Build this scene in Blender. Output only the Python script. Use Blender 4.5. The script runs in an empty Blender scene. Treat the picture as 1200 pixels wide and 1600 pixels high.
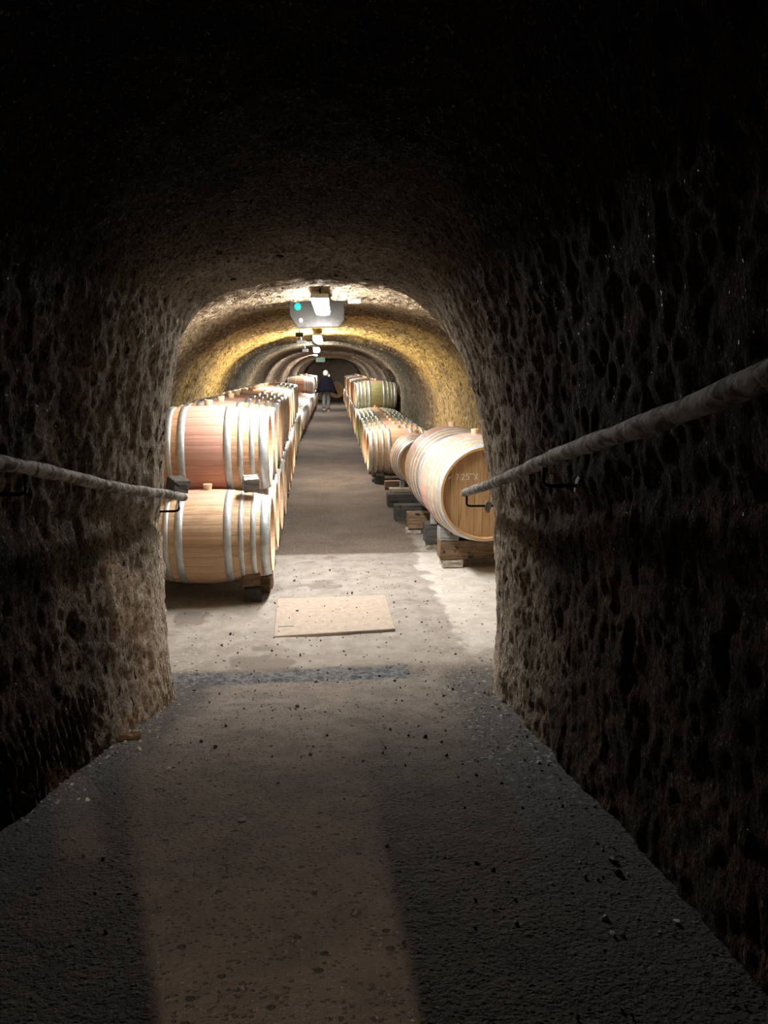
import bpy, bmesh, math, random
import numpy as np
from mathutils import Vector, Matrix, Euler
random.seed(7)
PI = math.pi
sc = bpy.context.scene
C = sc.collection

# ------------------------------------------------------------------ camera
PITCH, YAW, CAMZ, F = math.radians(11.02), math.radians(5.3), 1.75, 1155.0
cam_d = bpy.data.cameras.new('camera'); cam = bpy.data.objects.new('camera', cam_d); C.objects.link(cam)
cam.location = (0, 0, CAMZ); cam.rotation_euler = (PI/2 - PITCH, 0, -YAW)
cam_d.sensor_fit = 'HORIZONTAL'; cam_d.sensor_width = 24; cam_d.lens = 24*F/1200; cam_d.clip_start = .03; cam_d.clip_end = 200
sc.camera = cam
# ------------------------------------------------------------------ world, exposure
w = bpy.data.worlds.new('world'); sc.world = w; w.use_nodes = True
w.node_tree.nodes['Background'].inputs[0].default_value = (0, 0, 0, 1)
w.node_tree.nodes['Background'].inputs[1].default_value = 0
sc.view_settings.view_transform = 'Standard'; sc.view_settings.look = 'None'
sc.view_settings.gamma = 1; sc.view_settings.use_curve_mapping = False
sc.view_settings.exposure = 0.0
LAMP_E = [265, 200, 150, 160, 180, 200]  # emission of the five tunnel lamps, plus one added to light the end wall
# the small warm lamp behind the added slotted panel, behind the camera
lt = bpy.data.lights.new('warm_lamp', 'POINT'); lt.energy = 170; lt.color = (1, .74, .54); lt.shadow_soft_size = .002
lo = bpy.data.objects.new('warm_lamp', lt); C.objects.link(lo); lo.location = (.16, -.36, 2.40)

# ------------------------------------------------------------------ helpers
def smooth(a, b, x):
    t = np.clip((x-a)/(b-a), 0, 1); return t*t*(3-2*t)
def _hash(ix, iy, iz, seed):
    n = (ix*374761393 + iy*668265263 + iz*2147483647 + seed*974634777) & 0xffffffff
    n = ((n ^ (n >> 13))*1274126177) & 0xffffffff
    n = ((n ^ (n >> 16))*2246822519) & 0xffffffff
    return (n ^ (n >> 15)) & 0xffff
def vnoise(x, y, z, seed=0):
    ix, iy, iz = (np.floor(v).astype(np.int64) for v in (x, y, z))
    fx, fy, fz = x-ix, y-iy, z-iz
    fx, fy, fz = (v*v*(3-2*v) for v in (fx, fy, fz))
    def h(a, b, c): return _hash(ix+a, iy+b, iz+c, seed)/65535.0
    x00 = h(0,0,0)*(1-fx)+h(1,0,0)*fx; x10 = h(0,1,0)*(1-fx)+h(1,1,0)*fx
    x01 = h(0,0,1)*(1-fx)+h(1,0,1)*fx; x11 = h(0,1,1)*(1-fx)+h(1,1,1)*fx
    return ((x00*(1-fy)+x10*fy)*(1-fz)+(x01*(1-fy)+x11*fy)*fz)*2-1
def fbm(x, y, z, o=3, seed=0):
    r = 0; a = 1.0; t = 0
    for k in range(o):
        r = r + a*vnoise(x*2**k, y*2**k, z*2**k, seed+k); t += a; a *= .5
    return r/t

def link(name, me, mat=None, parent=None, smooth_=False):
    o = bpy.data.objects.new(name, me); C.objects.link(o)
    if mat and not me.materials: me.materials.append(mat)
    if parent: o.parent = parent
    if smooth_:
        me.polygons.foreach_set('use_smooth', [True]*len(me.polygons))
    return o
def bm_mesh(name, bm):
    me = bpy.data.meshes.new(name); bm.to_mesh(me); bm.free(); return me
def obj(name, bm, mat, parent=None, sm=False):
    return link(name, bm_mesh(name, bm), mat, parent, sm)
def tag(o, label=None, cat=None, group=None, kind=None):
    if label: o['label'] = label
    if cat: o['category'] = cat
    if group: o['group'] = group
    if kind: o['kind'] = kind
    return o
def empty(name, loc, rz=0):
    o = bpy.data.objects.new(name, None); C.objects.link(o); o.location = loc; o.rotation_euler = (0, 0, rz)
    o.empty_display_size = .05
    return o
def add_box(bm, c, s, rot=(0,0,0), bev=0.0):
    M = Matrix.Translation(c) @ Euler(rot).to_matrix().to_4x4() @ Matrix.Diagonal((*s, 1))
    r = bmesh.ops.create_cube(bm, size=1, matrix=M)
    if bev:
        es = list({e for v in r['verts'] for e in v.link_edges})
        bmesh.ops.bevel(bm, geom=es, offset=bev, segments=2, affect='EDGES', profile=.6)
def rough_box(bm, c, s, rot=(0,0,0), bev=.006, amp=.004, seed=0):
    b2 = bmesh.new(); bmesh.ops.create_cube(b2, size=1, matrix=Matrix.Diagonal((*s, 1)))
    bmesh.ops.bevel(b2, geom=b2.edges[:], offset=bev, segments=1, affect='EDGES')
    bmesh.ops.subdivide_edges(b2, edges=b2.edges[:], cuts=3, use_grid_fill=True)
    rnd = random.Random(seed)
    for v in b2.verts: v.co += Vector([rnd.uniform(-amp, amp) for _ in range(3)])
    b2.transform(Matrix.Translation(c) @ Euler(rot).to_matrix().to_4x4())
    me = bpy.data.meshes.new('t'); b2.to_mesh(me); b2.free(); bm.from_mesh(me); bpy.data.meshes.remove(me)
def add_tube(bm, pts, r, seg=10, caps=True, rf=None):
    pts = [Vector(p) for p in pts]; rings = []
    up = Vector((0, 0, 1))
    for i, p in enumerate(pts):
        d = (pts[min(i+1, len(pts)-1)] - pts[max(i-1, 0)]).normalized()
        a = d.cross(up)
        if a.length < .05: a = d.cross(Vector((1, 0, 0)))
        a.normalize(); b = d.cross(a)
        ring = []
        for k in range(seg):
            t = 2*PI*k/seg; rr = r[i] if isinstance(r, (list, tuple)) else r
            if rf: rr *= rf(i, k)
            ring.append(bm.verts.new(p + (a*math.cos(t)+b*math.sin(t))*rr))
        rings.append(ring)
    for i in range(len(rings)-1):
        for k in range(seg):
            bm.faces.new((rings[i][k], rings[i][(k+1) % seg], rings[i+1][(k+1) % seg], rings[i+1][k]))
    if caps: bm.faces.new(rings[0][::-1]); bm.faces.new(rings[-1])
    bmesh.ops.recalc_face_normals(bm, faces=bm.faces[:])
def grid_mesh(name, P):
    n, m = P.shape[:2]
    me = bpy.data.meshes.new(name)
    idx = np.arange(n*m).reshape(n, m)
    q = np.stack([idx[:-1,:-1], idx[:-1,1:], idx[1:,1:], idx[1:,:-1]], -1).reshape(-1)
    nf = (n-1)*(m-1)
    me.vertices.add(n*m); me.vertices.foreach_set('co', P.reshape(-1).astype(np.float32))
    me.loops.add(nf*4); me.loops.foreach_set('vertex_index', q.astype(np.int32))
    me.polygons.add(nf); me.polygons.foreach_set('loop_start', (np.arange(nf)*4).astype(np.int32))
    me.polygons.foreach_set('use_smooth', np.ones(nf, dtype=bool))
    me.update(calc_edges=True); me.validate()
    return me

# ------------------------------------------------------------------ materials
class N:
    def __init__(s, name):
        s.m = bpy.data.materials.new(name); s.m.use_nodes = True; s.t = s.m.node_tree
        s.b = s.t.nodes['Principled BSDF']
    def n(s, typ, ins=None, **kw):
        x = s.t.nodes.new(typ)
        for k, v in kw.items(): setattr(x, k, v)
        for k, v in (ins or {}).items(): s.set(x.inputs[k], v)
        return x
    def set(s, sock, v):
        if isinstance(v, bpy.types.NodeSocket): s.t.links.new(v, sock)
        elif isinstance(v, bpy.types.Node): s.t.links.new(v.outputs[0], sock)
        else: sock.default_value = v
    def geo(s): return s.n('ShaderNodeNewGeometry').outputs['Position']
    def objc(s): return s.n('ShaderNodeTexCoord').outputs['Object']
    def sc(s, v, k): return s.n('ShaderNodeMapping', {'Vector': v, 'Scale': k}).outputs[0]
    def noise(s, v, scale, det=3, rough=.55, dist=0):
        return s.n('ShaderNodeTexNoise', {'Vector': v, 'Scale': scale, 'Detail': det, 'Roughness': rough, 'Distortion': dist}).outputs['Fac']
    def voro(s, v, scale, feature='F1', out='Distance'):
        return s.n('ShaderNodeTexVoronoi', {'Vector': v, 'Scale': scale}, feature=feature).outputs[out]
    def ramp(s, f, stops, interp='LINEAR'):
        r = s.n('ShaderNodeValToRGB'); s.set(r.inputs[0], f); e = r.color_ramp.elements; r.color_ramp.interpolation = interp
        for i, (p, c) in enumerate(stops):
            x = e[i] if i < 2 else e.new(p)
            x.position = p; x.color = (*c, 1) if isinstance(c, tuple) else (c, c, c, 1)
        return r.outputs[0]
    def math(s, op, a, b=0, c=None, clamp=False):
        d = {0: a, 1: b}
        if c is not None: d[2] = c
        return s.n('ShaderNodeMath', d, operation=op, use_clamp=clamp).outputs[0]
    def mr(s, v, a, b, c=0, d=1): return s.n('ShaderNodeMapRange', {'Value': v, 'From Min': a, 'From Max': b, 'To Min': c, 'To Max': d}, interpolation_type='SMOOTHSTEP').outputs[0]
    def mix(s, f, a, b, mode='MIX'):
        x = s.n('ShaderNodeMix', data_type='RGBA', blend_type=mode)
        s.set(x.inputs[0], f); s.set(x.inputs[6], a if not isinstance(a, tuple) else (*a, 1)); s.set(x.inputs[7], b if not isinstance(b, tuple) else (*b, 1))
        return x.outputs[2]
    def xyz(s, v): return s.n('ShaderNodeSeparateXYZ', {0: v}).outputs
    def bump(s, h, strength=1, dist=.01, nrm=None):
        x = s.n('ShaderNodeBump', {'Height': h, 'Strength': strength, 'Distance': dist})
        if nrm is not None: s.set(x.inputs['Normal'], nrm)
        return x.outputs[0]
    def fin(s, col, rough=.8, normal=None, metal=0, spec=.5):
        s.set(s.b.inputs['Base Color'], col if not isinstance(col, tuple) else (*col, 1))
        s.set(s.b.inputs['Roughness'], rough); s.set(s.b.inputs['Metallic'], metal); s.set(s.b.inputs['Specular IOR Level'], spec)
        if normal is not None: s.set(s.b.inputs['Normal'], normal)
        return s.m
def plain(name, col, rough=.6, metal=0, spec=.5):
    return N(name).fin(col, rough, None, metal, spec)

def mat_passage():
    n = N('carved_tuff_dark'); p = n.geo(); v = n.sc(p, (1, 1, .7)); x, y, z = n.xyz(p)
    a = n.noise(v, 80, 4, .7, .3); b = n.noise(v, 30, 3, .65); c = n.noise(p, 2.4, 4, .6)
    wob = n.math('MULTIPLY', n.math('SUBTRACT', c, .5), 1.2)
    col = n.mix(n.mr(c, .35, .65), (.030, .020, .014), (.105, .068, .045))
    col = n.mix(n.mr(n.noise(p, 5, 2), .52, .68), col, (.055, .050, .038))        # grey green crust
    col = n.mix(n.mr(n.noise(p, 3.1, 3), .6, .72), col, (.095, .042, .016))       # rusty spots
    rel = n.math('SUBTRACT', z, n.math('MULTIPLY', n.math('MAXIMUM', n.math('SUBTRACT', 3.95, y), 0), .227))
    vault_shade = n.mr(n.math('SUBTRACT', n.math('ADD', rel, n.math('MULTIPLY', wob, .8)), n.math('MULTIPLY', n.mr(y, 2.4, 3.7), .5)), 1.3, 1.9)       # shade of the unlit vault put into the rock colour
    col = n.mix(n.math('MULTIPLY', vault_shade, .8), col, (.014, .010, .009))
    pale_lit = n.mr(n.math('ADD', y, wob), 2.2, 3.9)                                   # pale rock at the tunnel mouth, lamp light put into its colour
    pale_lit = n.math('MULTIPLY', pale_lit, n.math('SUBTRACT', 1, n.math('MULTIPLY', vault_shade, .75)))
    col = n.mix(pale_lit, col, n.mix(n.mr(b, .35, .65), (.50, .41, .31), (.78, .69, .57)))
    pit = n.mr(a, .48, .41); col = n.mix(n.math('MULTIPLY', pit, n.math('SUBTRACT', .85, n.math('MULTIPLY', pale_lit, .3))), col, (.012, .008, .007))
    col = n.mix(n.mr(n.noise(v, 16, 3, .6), .36, .30), col, (.011, .008, .007))
    grain = n.mr(a, .58, .68)
    col = n.mix(n.math('MULTIPLY', grain, n.math('ADD', .28, n.math('MULTIPLY', pale_lit, .3))), col, (.62, .54, .45))
    wet = n.mr(n.noise(v, 120, 1), .70, .76)
    h = n.math('ADD', n.math('MULTIPLY', a, 1.0), n.math('MULTIPLY', b, 1.1))
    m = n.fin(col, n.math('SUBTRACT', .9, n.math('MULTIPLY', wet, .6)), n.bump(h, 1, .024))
    n.set(n.b.inputs['Specular IOR Level'], n.math('ADD', .04, n.math('MULTIPLY', wet, .8)))
    return m
def mat_tunnel():
    n = N('tunnel_tuff'); p = n.geo(); v = n.sc(p, (1, 1, .55)); x, y, z = n.xyz(p)
    a = n.noise(v, 26, 3, .65, .8); c = n.noise(p, 1.5, 4, .6)
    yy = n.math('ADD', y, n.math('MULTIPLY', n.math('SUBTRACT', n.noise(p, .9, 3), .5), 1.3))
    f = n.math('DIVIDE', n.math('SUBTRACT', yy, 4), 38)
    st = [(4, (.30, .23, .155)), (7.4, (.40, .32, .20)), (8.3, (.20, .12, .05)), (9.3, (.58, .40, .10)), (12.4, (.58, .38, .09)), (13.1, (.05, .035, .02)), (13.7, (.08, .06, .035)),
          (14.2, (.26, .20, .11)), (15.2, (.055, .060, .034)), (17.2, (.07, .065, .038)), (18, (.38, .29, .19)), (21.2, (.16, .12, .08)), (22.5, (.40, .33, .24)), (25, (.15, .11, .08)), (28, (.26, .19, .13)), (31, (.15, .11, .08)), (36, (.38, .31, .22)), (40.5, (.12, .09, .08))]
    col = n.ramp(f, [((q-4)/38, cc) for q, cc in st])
    side = n.math('MULTIPLY', n.mr(z, 1.9, 1.3), n.mr(n.noise(p, .8, 3), .4, .55))
    col = n.mix(n.math('MULTIPLY', side, .5), col, (.27, .2, .12))
    col = n.mix(n.mr(c, .52, .66), col, n.mix(.55, col, (.10, .075, .05)))
    col = n.mix(n.math('MULTIPLY', n.mr(a, .56, .68), .55), col, (.74, .64, .42))
    col = n.mix(n.math('MULTIPLY', n.mr(a, .50, .40), .8), col, (.07, .045, .022))
    h = n.math('ADD', a, n.math('MULTIPLY', n.noise(v, 11, 3), .8))
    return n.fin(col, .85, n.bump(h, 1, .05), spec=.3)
def mat_floor():
    n = N('worn_floor'); p = n.geo(); x, y, z = n.xyz(p)
    big = n.noise(p, 1.6, 4, .6); mid = n.noise(p, 7, 4, .65); fine = n.noise(p, 110, 2, .7)
    wob = n.math('MULTIPLY', n.math('SUBTRACT', n.noise(p, 3.2, 4, .65), .5), .42)
    ramp = n.mix(n.mr(mid, .3, .7), (.052, .043, .036), (.078, .064, .052)); ramp = n.mix(n.math('MULTIPLY', n.mr(n.math('ADD', y, wob), 2.0, 3.7), .95), ramp, n.mix(n.mr(mid, .3, .7), (.19, .165, .14), (.28, .245, .21)))  # ramp paler toward its foot: lamp light falloff put into the colour
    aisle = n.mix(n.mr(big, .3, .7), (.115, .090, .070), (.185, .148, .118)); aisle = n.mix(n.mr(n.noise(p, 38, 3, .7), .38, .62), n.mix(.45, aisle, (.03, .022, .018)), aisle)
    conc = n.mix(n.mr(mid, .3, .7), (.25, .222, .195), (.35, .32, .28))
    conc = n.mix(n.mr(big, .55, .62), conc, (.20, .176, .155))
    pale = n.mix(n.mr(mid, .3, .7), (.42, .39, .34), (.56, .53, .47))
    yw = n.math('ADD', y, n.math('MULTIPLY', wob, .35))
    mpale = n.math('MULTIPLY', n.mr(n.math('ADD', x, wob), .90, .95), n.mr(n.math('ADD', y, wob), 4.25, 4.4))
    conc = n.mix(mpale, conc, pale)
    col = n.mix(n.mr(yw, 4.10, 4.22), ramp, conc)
    # crumbly blue grey strip at the foot of the ramp
    strip = n.math('MULTIPLY', n.mr(yw, 3.93, 3.96), n.mr(yw, 4.17, 4.13))
    strip = n.math('MULTIPLY', strip, n.mr(n.math('ADD', x, wob), .62, .50))
    col = n.mix(strip, col, n.mix(n.mr(n.noise(p, 26, 3, .7), .4, .6), (.085, .09, .10), (.19, .195, .20)))
    col = n.mix(n.mr(n.math('ADD', y, n.math('MULTIPLY', wob, .15)), 6.83, 6.93), col, aisle)
    pal2 = n.math('MULTIPLY', n.mr(n.math('ADD', x, wob), .95, 1.05), n.math('MULTIPLY', n.mr(y, 6.8, 7), n.mr(y, 8.2, 7.2)))
    col = n.mix(pal2, col, (.3, .27, .23))
    # darker margins and white salt along the passage walls
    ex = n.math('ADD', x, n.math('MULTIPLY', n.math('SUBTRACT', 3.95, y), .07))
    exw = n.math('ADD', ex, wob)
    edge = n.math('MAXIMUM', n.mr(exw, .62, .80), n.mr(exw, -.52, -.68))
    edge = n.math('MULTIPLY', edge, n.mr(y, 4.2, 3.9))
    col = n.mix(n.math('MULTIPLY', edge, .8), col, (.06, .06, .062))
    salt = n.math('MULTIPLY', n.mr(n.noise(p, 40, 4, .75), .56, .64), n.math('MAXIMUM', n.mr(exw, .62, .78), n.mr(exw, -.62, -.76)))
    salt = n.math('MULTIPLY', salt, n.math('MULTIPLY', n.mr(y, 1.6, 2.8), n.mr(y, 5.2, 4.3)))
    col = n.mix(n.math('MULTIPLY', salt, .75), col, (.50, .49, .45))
    vc = n.n('ShaderNodeTexVoronoi', {'Vector': n.sc(p, (1, 1, 1)), 'Scale': 21, 'Randomness': 1})
    pit = n.math('MULTIPLY', n.mr(vc.outputs['Distance'], .20, .13), n.mr(n.xyz(vc.outputs['Color'])[0], .66, .72))
    pit = n.math('MULTIPLY', pit, n.mr(y, 8, 6))
    vs = n.voro(p, 70); spk = n.math('MULTIPLY', n.mr(vs, .36, .22), n.mr(n.noise(p, 30, 2), .42, .55))
    spk = n.math('MULTIPLY', spk, n.mr(y, 4.2, 4.0, .22, 1))
    col = n.mix(n.math('MULTIPLY', spk, .75), col, (.022, .018, .016))
    col = n.mix(pit, col, (.016, .013, .012))
    col = n.mix(n.math('MULTIPLY', n.mr(fine, .62, .75), .25), col, (.5, .47, .42))
    h = n.math('ADD', n.math('MULTIPLY', n.noise(p, 70, 3, .65), .9), n.math('MULTIPLY', mid, .6))
    h = n.math('SUBTRACT', h, n.math('MULTIPLY', spk, .5)); h = n.math('SUBTRACT', h, pit)
    bs = n.mr(y, 4.3, 4.0, .35, 1)
    bp = n.n('ShaderNodeBump', {'Height': h, 'Strength': bs, 'Distance': .016})
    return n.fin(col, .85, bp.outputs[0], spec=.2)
def mat_oak():
    n = N('barrel_oak'); p = n.objc(); oi = n.n('ShaderNodeObjectInfo'); x, y, z = n.xyz(p)
    att = n.n('ShaderNodeAttribute', attribute_name='plank')
    rnd = n.math('FRACT', n.math('ADD', n.math('MULTIPLY', oi.outputs['Random'], 7.3), att.outputs['Fac']))
    off = n.n('ShaderNodeVectorMath', {0: p, 1: n.n('ShaderNodeCombineXYZ', {0: n.math('MULTIPLY', rnd, 9), 1: rnd, 2: rnd}).outputs[0]}, operation='ADD').outputs[0]
    g = n.noise(n.sc(off, (2.2, 34, 34)), 2.2, 4, .6, .6)
    col = n.mix(n.mr(g, .3, .72), (.50, .345, .205), (.68, .50, .33))
    col = n.mix(n.math('MULTIPLY', rnd, .40), col, (.52, .355, .215))
    blotch = n.noise(off, 5, 4, .65)
    col = n.mix(n.math('MULTIPLY', n.mr(blotch, .52, .74), .4), col, (.34, .22, .14))
    tint = n.mix(1, col, oi.outputs['Color'], 'MULTIPLY')
    # wine stain between the middle hoops; alpha of the object colour says how much
    al = oi.outputs['Alpha']; ax = n.math('ABSOLUTE', x); wn = n.math('MULTIPLY', n.math('SUBTRACT', n.noise(p, 4, 3), .5), .1)
    band = n.mr(n.math('ADD', ax, wn), .20, .13)
    top = n.mr(n.math('ADD', z, n.math('MULTIPLY', wn, 1.5)), .60, .71)
    stain = n.math('MULTIPLY', band, n.math('MAXIMUM', n.math('MULTIPLY', al, .75), n.math('MULTIPLY', top, n.math('ADD', n.math('MULTIPLY', al, .3), .55))))
    col = n.mix(n.math('MULTIPLY', stain, .75), tint, (.68, .35, .32))
    return n.fin(col, .55, n.bump(g, .25, .004), spec=.35)
def mat_head():
    n = N('barrel_head_oak'); p = n.objc(); oi = n.n('ShaderNodeObjectInfo')
    att = n.n('ShaderNodeAttribute', attribute_name='plank')
    rnd = n.math('FRACT', n.math('ADD', n.math('MULTIPLY', oi.outputs['Random'], 5.7), att.outputs['Fac']))
    off = n.n('ShaderNodeVectorMath', {0: p, 1: n.n('ShaderNodeCombineXYZ', {0: rnd, 1: n.math('MULTIPLY', rnd, 5), 2: n.math('MULTIPLY', rnd, 9)}).outputs[0]}, operation='ADD').outputs[0]
    g = n.noise(n.sc(off, (20, 26, 2)), 2.4, 4, .6, .8)
    col = n.mix(n.mr(g, .3, .72), (.42, .265, .135), (.60, .41, .23))
    col = n.mix(n.math('MULTIPLY', rnd, .4), col, (.34, .19, .085))
    col = n.mix(n.math('MULTIPLY', n.mr(n.noise(n.sc(off, (4, 9, 1.3)), 2.2, 3, .6), .60, .70), .65), col, (.12, .055, .025))
    col = n.mix(.6, col, n.mix(1, col, oi.outputs['Color'], 'MULTIPLY'))
    return n.fin(col, .55, n.bump(g, .25, .004), spec=.35)
def mat_hoop():
    n = N('galvanised_hoop'); p = n.objc()
    a = n.noise(p, 14, 4, .7); b = n.voro(p, 70)
    col = n.mix(n.mr(a, .35, .7), (.50, .54, .56), (.70, .73, .75)); col = n.mix(n.math('MULTIPLY', n.mr(a, .66, .74), .4), col, (.25, .2, .15))
    return n.fin(col, n.mr(b, 0, .8, .36, .52), n.bump(a, .15, .003), .55, .5)
def mat_timber(name, c1, c2):
    n = N(name); p = n.objc(); oi = n.n('ShaderNodeObjectInfo')
    off = n.n('ShaderNodeVectorMath', {0: p, 1: n.n('ShaderNodeCombineXYZ', {0: n.math('MULTIPLY', oi.outputs['Random'], 9)}).outputs[0]}, operation='ADD').outputs[0]
    g = n.noise(n.sc(off, (3, 30, 30)), 2, 4, .65, .5)
    col = n.mix(n.mr(g, .3, .7), c1, c2)
    col = n.mix(n.mr(n.noise(off, 9, 3, .7), .58, .68), col, tuple(q*.35 for q in c1))
    return n.fin(col, .85, n.bump(g, .6, .006), spec=.25)
def mat_rail():
    n = N('mouldy_pole'); p = n.objc()
    d = n.n('ShaderNodeTexCoord').outputs['Object']
    a = n.noise(n.sc(p, (1, .8, 1)), 24, 4, .65, 1.0); b = n.noise(p, 9, 2)
    col = n.mix(n.mr(a, .40, .58), (.13, .115, .10), (.62, .60, .56)); col = n.mix(n.mr(b, .56, .68), col, (.20, .15, .10))
    return n.fin(col, .8, n.bump(a, .8, .006), spec=.3)
def mat_concrete(name, c1, c2):
    n = N(name); p = n.objc(); a = n.noise(p, 25, 4, .7)
    return n.fin(n.mix(n.mr(a, .3, .7), c1, c2), .85, n.bump(a, .5, .006), spec=.3)
def mat_emit(name, col, e):
    n = N(name); n.fin(col, .4); n.set(n.b.inputs['Emission Color'], (*col, 1)); n.b.inputs['Emission Strength'].default_value = e; return n.m
def mat_sheet():
    n = N('dusty_plastic_sheet'); p = n.objc(); a = n.noise(p, 13, 4, .7, .6); x, y, z = n.xyz(p)
    low = n.mr(n.math('ADD', z, n.math('MULTIPLY', a, .08)), .16, .10)
    col = n.mix(n.mr(a, .42, .6), (.012, .010, .008), (.060, .054, .044)); col = n.mix(low, (.028, .028, .023), col)
    return n.fin(col, .45, None, 0, .5)
def mat_cloth(name, c):
    n = N(name); p = n.objc(); a = n.noise(p, 60, 2)
    return n.fin(n.mix(a, tuple(q*.7 for q in c), c), .95, n.bump(a, .3, .003), spec=.15)

M_PASS, M_TUN, M_FLOOR, M_OAK, M_HEAD, M_HOOP = mat_passage(), mat_tunnel(), mat_floor(), mat_oak(), mat_head(), mat_hoop()
M_BUNG = mat_concrete('pale_bung', (.62, .45, .27), (.80, .64, .42))
M_TDARK = mat_timber('dark_timber', (.035, .035, .032), (.085, .08, .07)); M_TBROWN = mat_timber('brown_timber', (.10, .062, .036), (.24, .16, .10))
M_TPALE = mat_timber('weathered_timber', (.22, .18, .13), (.42, .36, .28)); M_TGREY = mat_timber('grey_timber', (.15, .15, .14), (.33, .33, .31))
M_RAIL = mat_rail(); M_IRON = plain('black_iron', (.012, .011, .011), .45, .6)
M_CONC = mat_concrete('rough_concrete', (.28, .25, .20), (.48, .44, .37)); M_PLATE = mat_concrete('cover_plate_stone', (.33, .27, .215), (.42, .355, .29))
M_MORTAR = mat_concrete('pale_mortar', (.3, .29, .26), (.55, .54, .5))
M_WHITE = plain('off_white_plastic', (.7, .7, .68), .5); M_GREY = plain('grey_plastic', (.32, .33, .33), .5)
M_GREY2 = plain('dull_grey_plastic', (.045, .045, .042), .7, 0, .2); M_BLACK = plain('black_rubber', (.02, .02, .02), .6); M_CHALK = plain('chalk', (.80, .76, .70), .9); M_CHIME = M_OAK
M_SHEET = mat_sheet()

# ------------------------------------------------------------------ the passage (sloping, dark) and the barrel tunnel
YE = 3.95                       # where the ramp meets the level floor
SL = .227
def ramp_z(y): return np.maximum(YE - y, 0)*SL
S = 560
prof = np.array([(-.83, -.15), (-.815, 0), (-.825, .45), (-.83, .9), (-.81, 1.12), (-.785, 1.35), (-.73, 1.65), (-.66, 1.88), (-.56, 2.01), (-.40, 2.10), (-.20, 2.15), (.04, 2.175),
                 (.28, 2.15), (.46, 2.10), (.60, 1.99), (.71, 1.84), (.80, 1.66), (.86, 1.45), (.90, 1.25), (.94, .95), (.965, .7), (.985, .4), (1.0, 0), (1.01, -.15)])
def resample(P, n):
    # Catmull-Rom smoothing, then even spacing
    Q = []
    for i in range(len(P)-1):
        p0, p1, p2, p3 = P[max(i-1,0)], P[i], P[i+1], P[min(i+2,len(P)-1)]
        for t in np.linspace(0, 1, 12, endpoint=False):
            Q.append(.5*((2*p1)+(-p0+p2)*t+(2*p0-5*p1+4*p2-p3)*t*t+(-p0+3*p1-3*p2+p3)*t**3))
    Q.append(P[-1]); Q = np.array(Q)
    d = np.r_[0, np.cumsum(np.hypot(*np.diff(Q, axis=0).T))]
    u = np.linspace(0, d[-1], n)
    return np.stack([np.interp(u, d, Q[:,0]), np.interp(u, d, Q[:,1])], -1)
pr = resample(prof, S)
tg = np.gradient(pr, axis=0); nrm = np.stack([tg[:,1], -tg[:,0]], -1); nrm /= np.linalg.norm(nrm, axis=1)[:,None]   # points inwards
cen = np.array([.08, 1.1]); sg = np.sign(((cen-pr)*nrm).sum(1)); nrm *= np.median(sg)
YB = -.75
ys = np.arange(YB, 4.02, .0115)
Y, _ = np.meshgrid(ys, np.arange(S), indexing='ij')
X0 = pr[:,0][None,:] - .07*(YE - Y); Z0 = pr[:,1][None,:] + SL*(YE - Y)
H = pr[:,1][None,:] + 0*Y      # height above the ramp
s_idx = np.linspace(0, pr.shape[0]*.0105, S)[None,:] + 0*Y
disp = .030*fbm(X0*1.6+3, Y*1.6, Z0*1.1, 3, 1) + .013*fbm(X0*6, Y*6, Z0*5, 3, 5)
rid = 1-np.abs(fbm(X0*18, Y*18, Z0*14, 2, 11)); disp += .007*(rid-.7) + .006*vnoise(X0*40, Y*40, Z0*32, 17) + .006*vnoise(X0*24, Y*24, Z0*18, 19)
pits = fbm(X0*9+7, Y*9, Z0*6, 2, 23); disp -= .028*smooth(.45, .65, pits)*smooth(1.2, .8, H)*.7
left = np.arange(S)[None,:] < S*.45
# recess below each handrail, heavier foot below
rec = np.exp(-((H-.93-.03*vnoise(Y*3, Y*0, Y*0, 31))/.055)**2); disp -= .016*rec
disp += .05*smooth(.45, .0, H)*(.6+.6*vnoise(X0*0, Y*1.7, X0*0, 33))
comb = smooth(.42, .22, H + .12*vnoise(Y*2.2, Y*0, Y*0, 41))*left*smooth(-.4, .1, vnoise(Y*1.3, H*2, Y*0, 43)+.25)
disp += comb*.008*np.sin(2*PI*(Y + .10*H + .01*vnoise(Y*9, H*6, Y*0, 3))/.042)
left = np.broadcast_to(left, Y.shape)
# rounded, ragged lip at the far end
t = smooth(YE-.12, YE+.07, Y); disp -= .055*t*t; mouth = smooth(2.4, 3.7, Y)*smooth(2.1, 1.7, H)*(.45+.55*smooth(.1, .6, H)); disp += mouth*np.where(left, .085, .045); disp -= (.085*smooth(2.1, 1.7, H)+.02)*np.clip((Y-(YE-.6))/.65, 0, 1)**2 - .01
Yw = Y + .03*t*fbm(X0*5, X0*0, Z0*5, 2, 51)
PX = X0 + nrm[:,0][None,:]*disp; PZ = Z0 + nrm[:,1][None,:]*disp
Pp = np.stack([PX, Yw, PZ], -1)
passage = link('wall_passage', grid_mesh('wall_passage', Pp), M_PASS); tag(passage, 'dark rough carved rock passage sloping down to the barrel tunnel', kind='structure')

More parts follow.
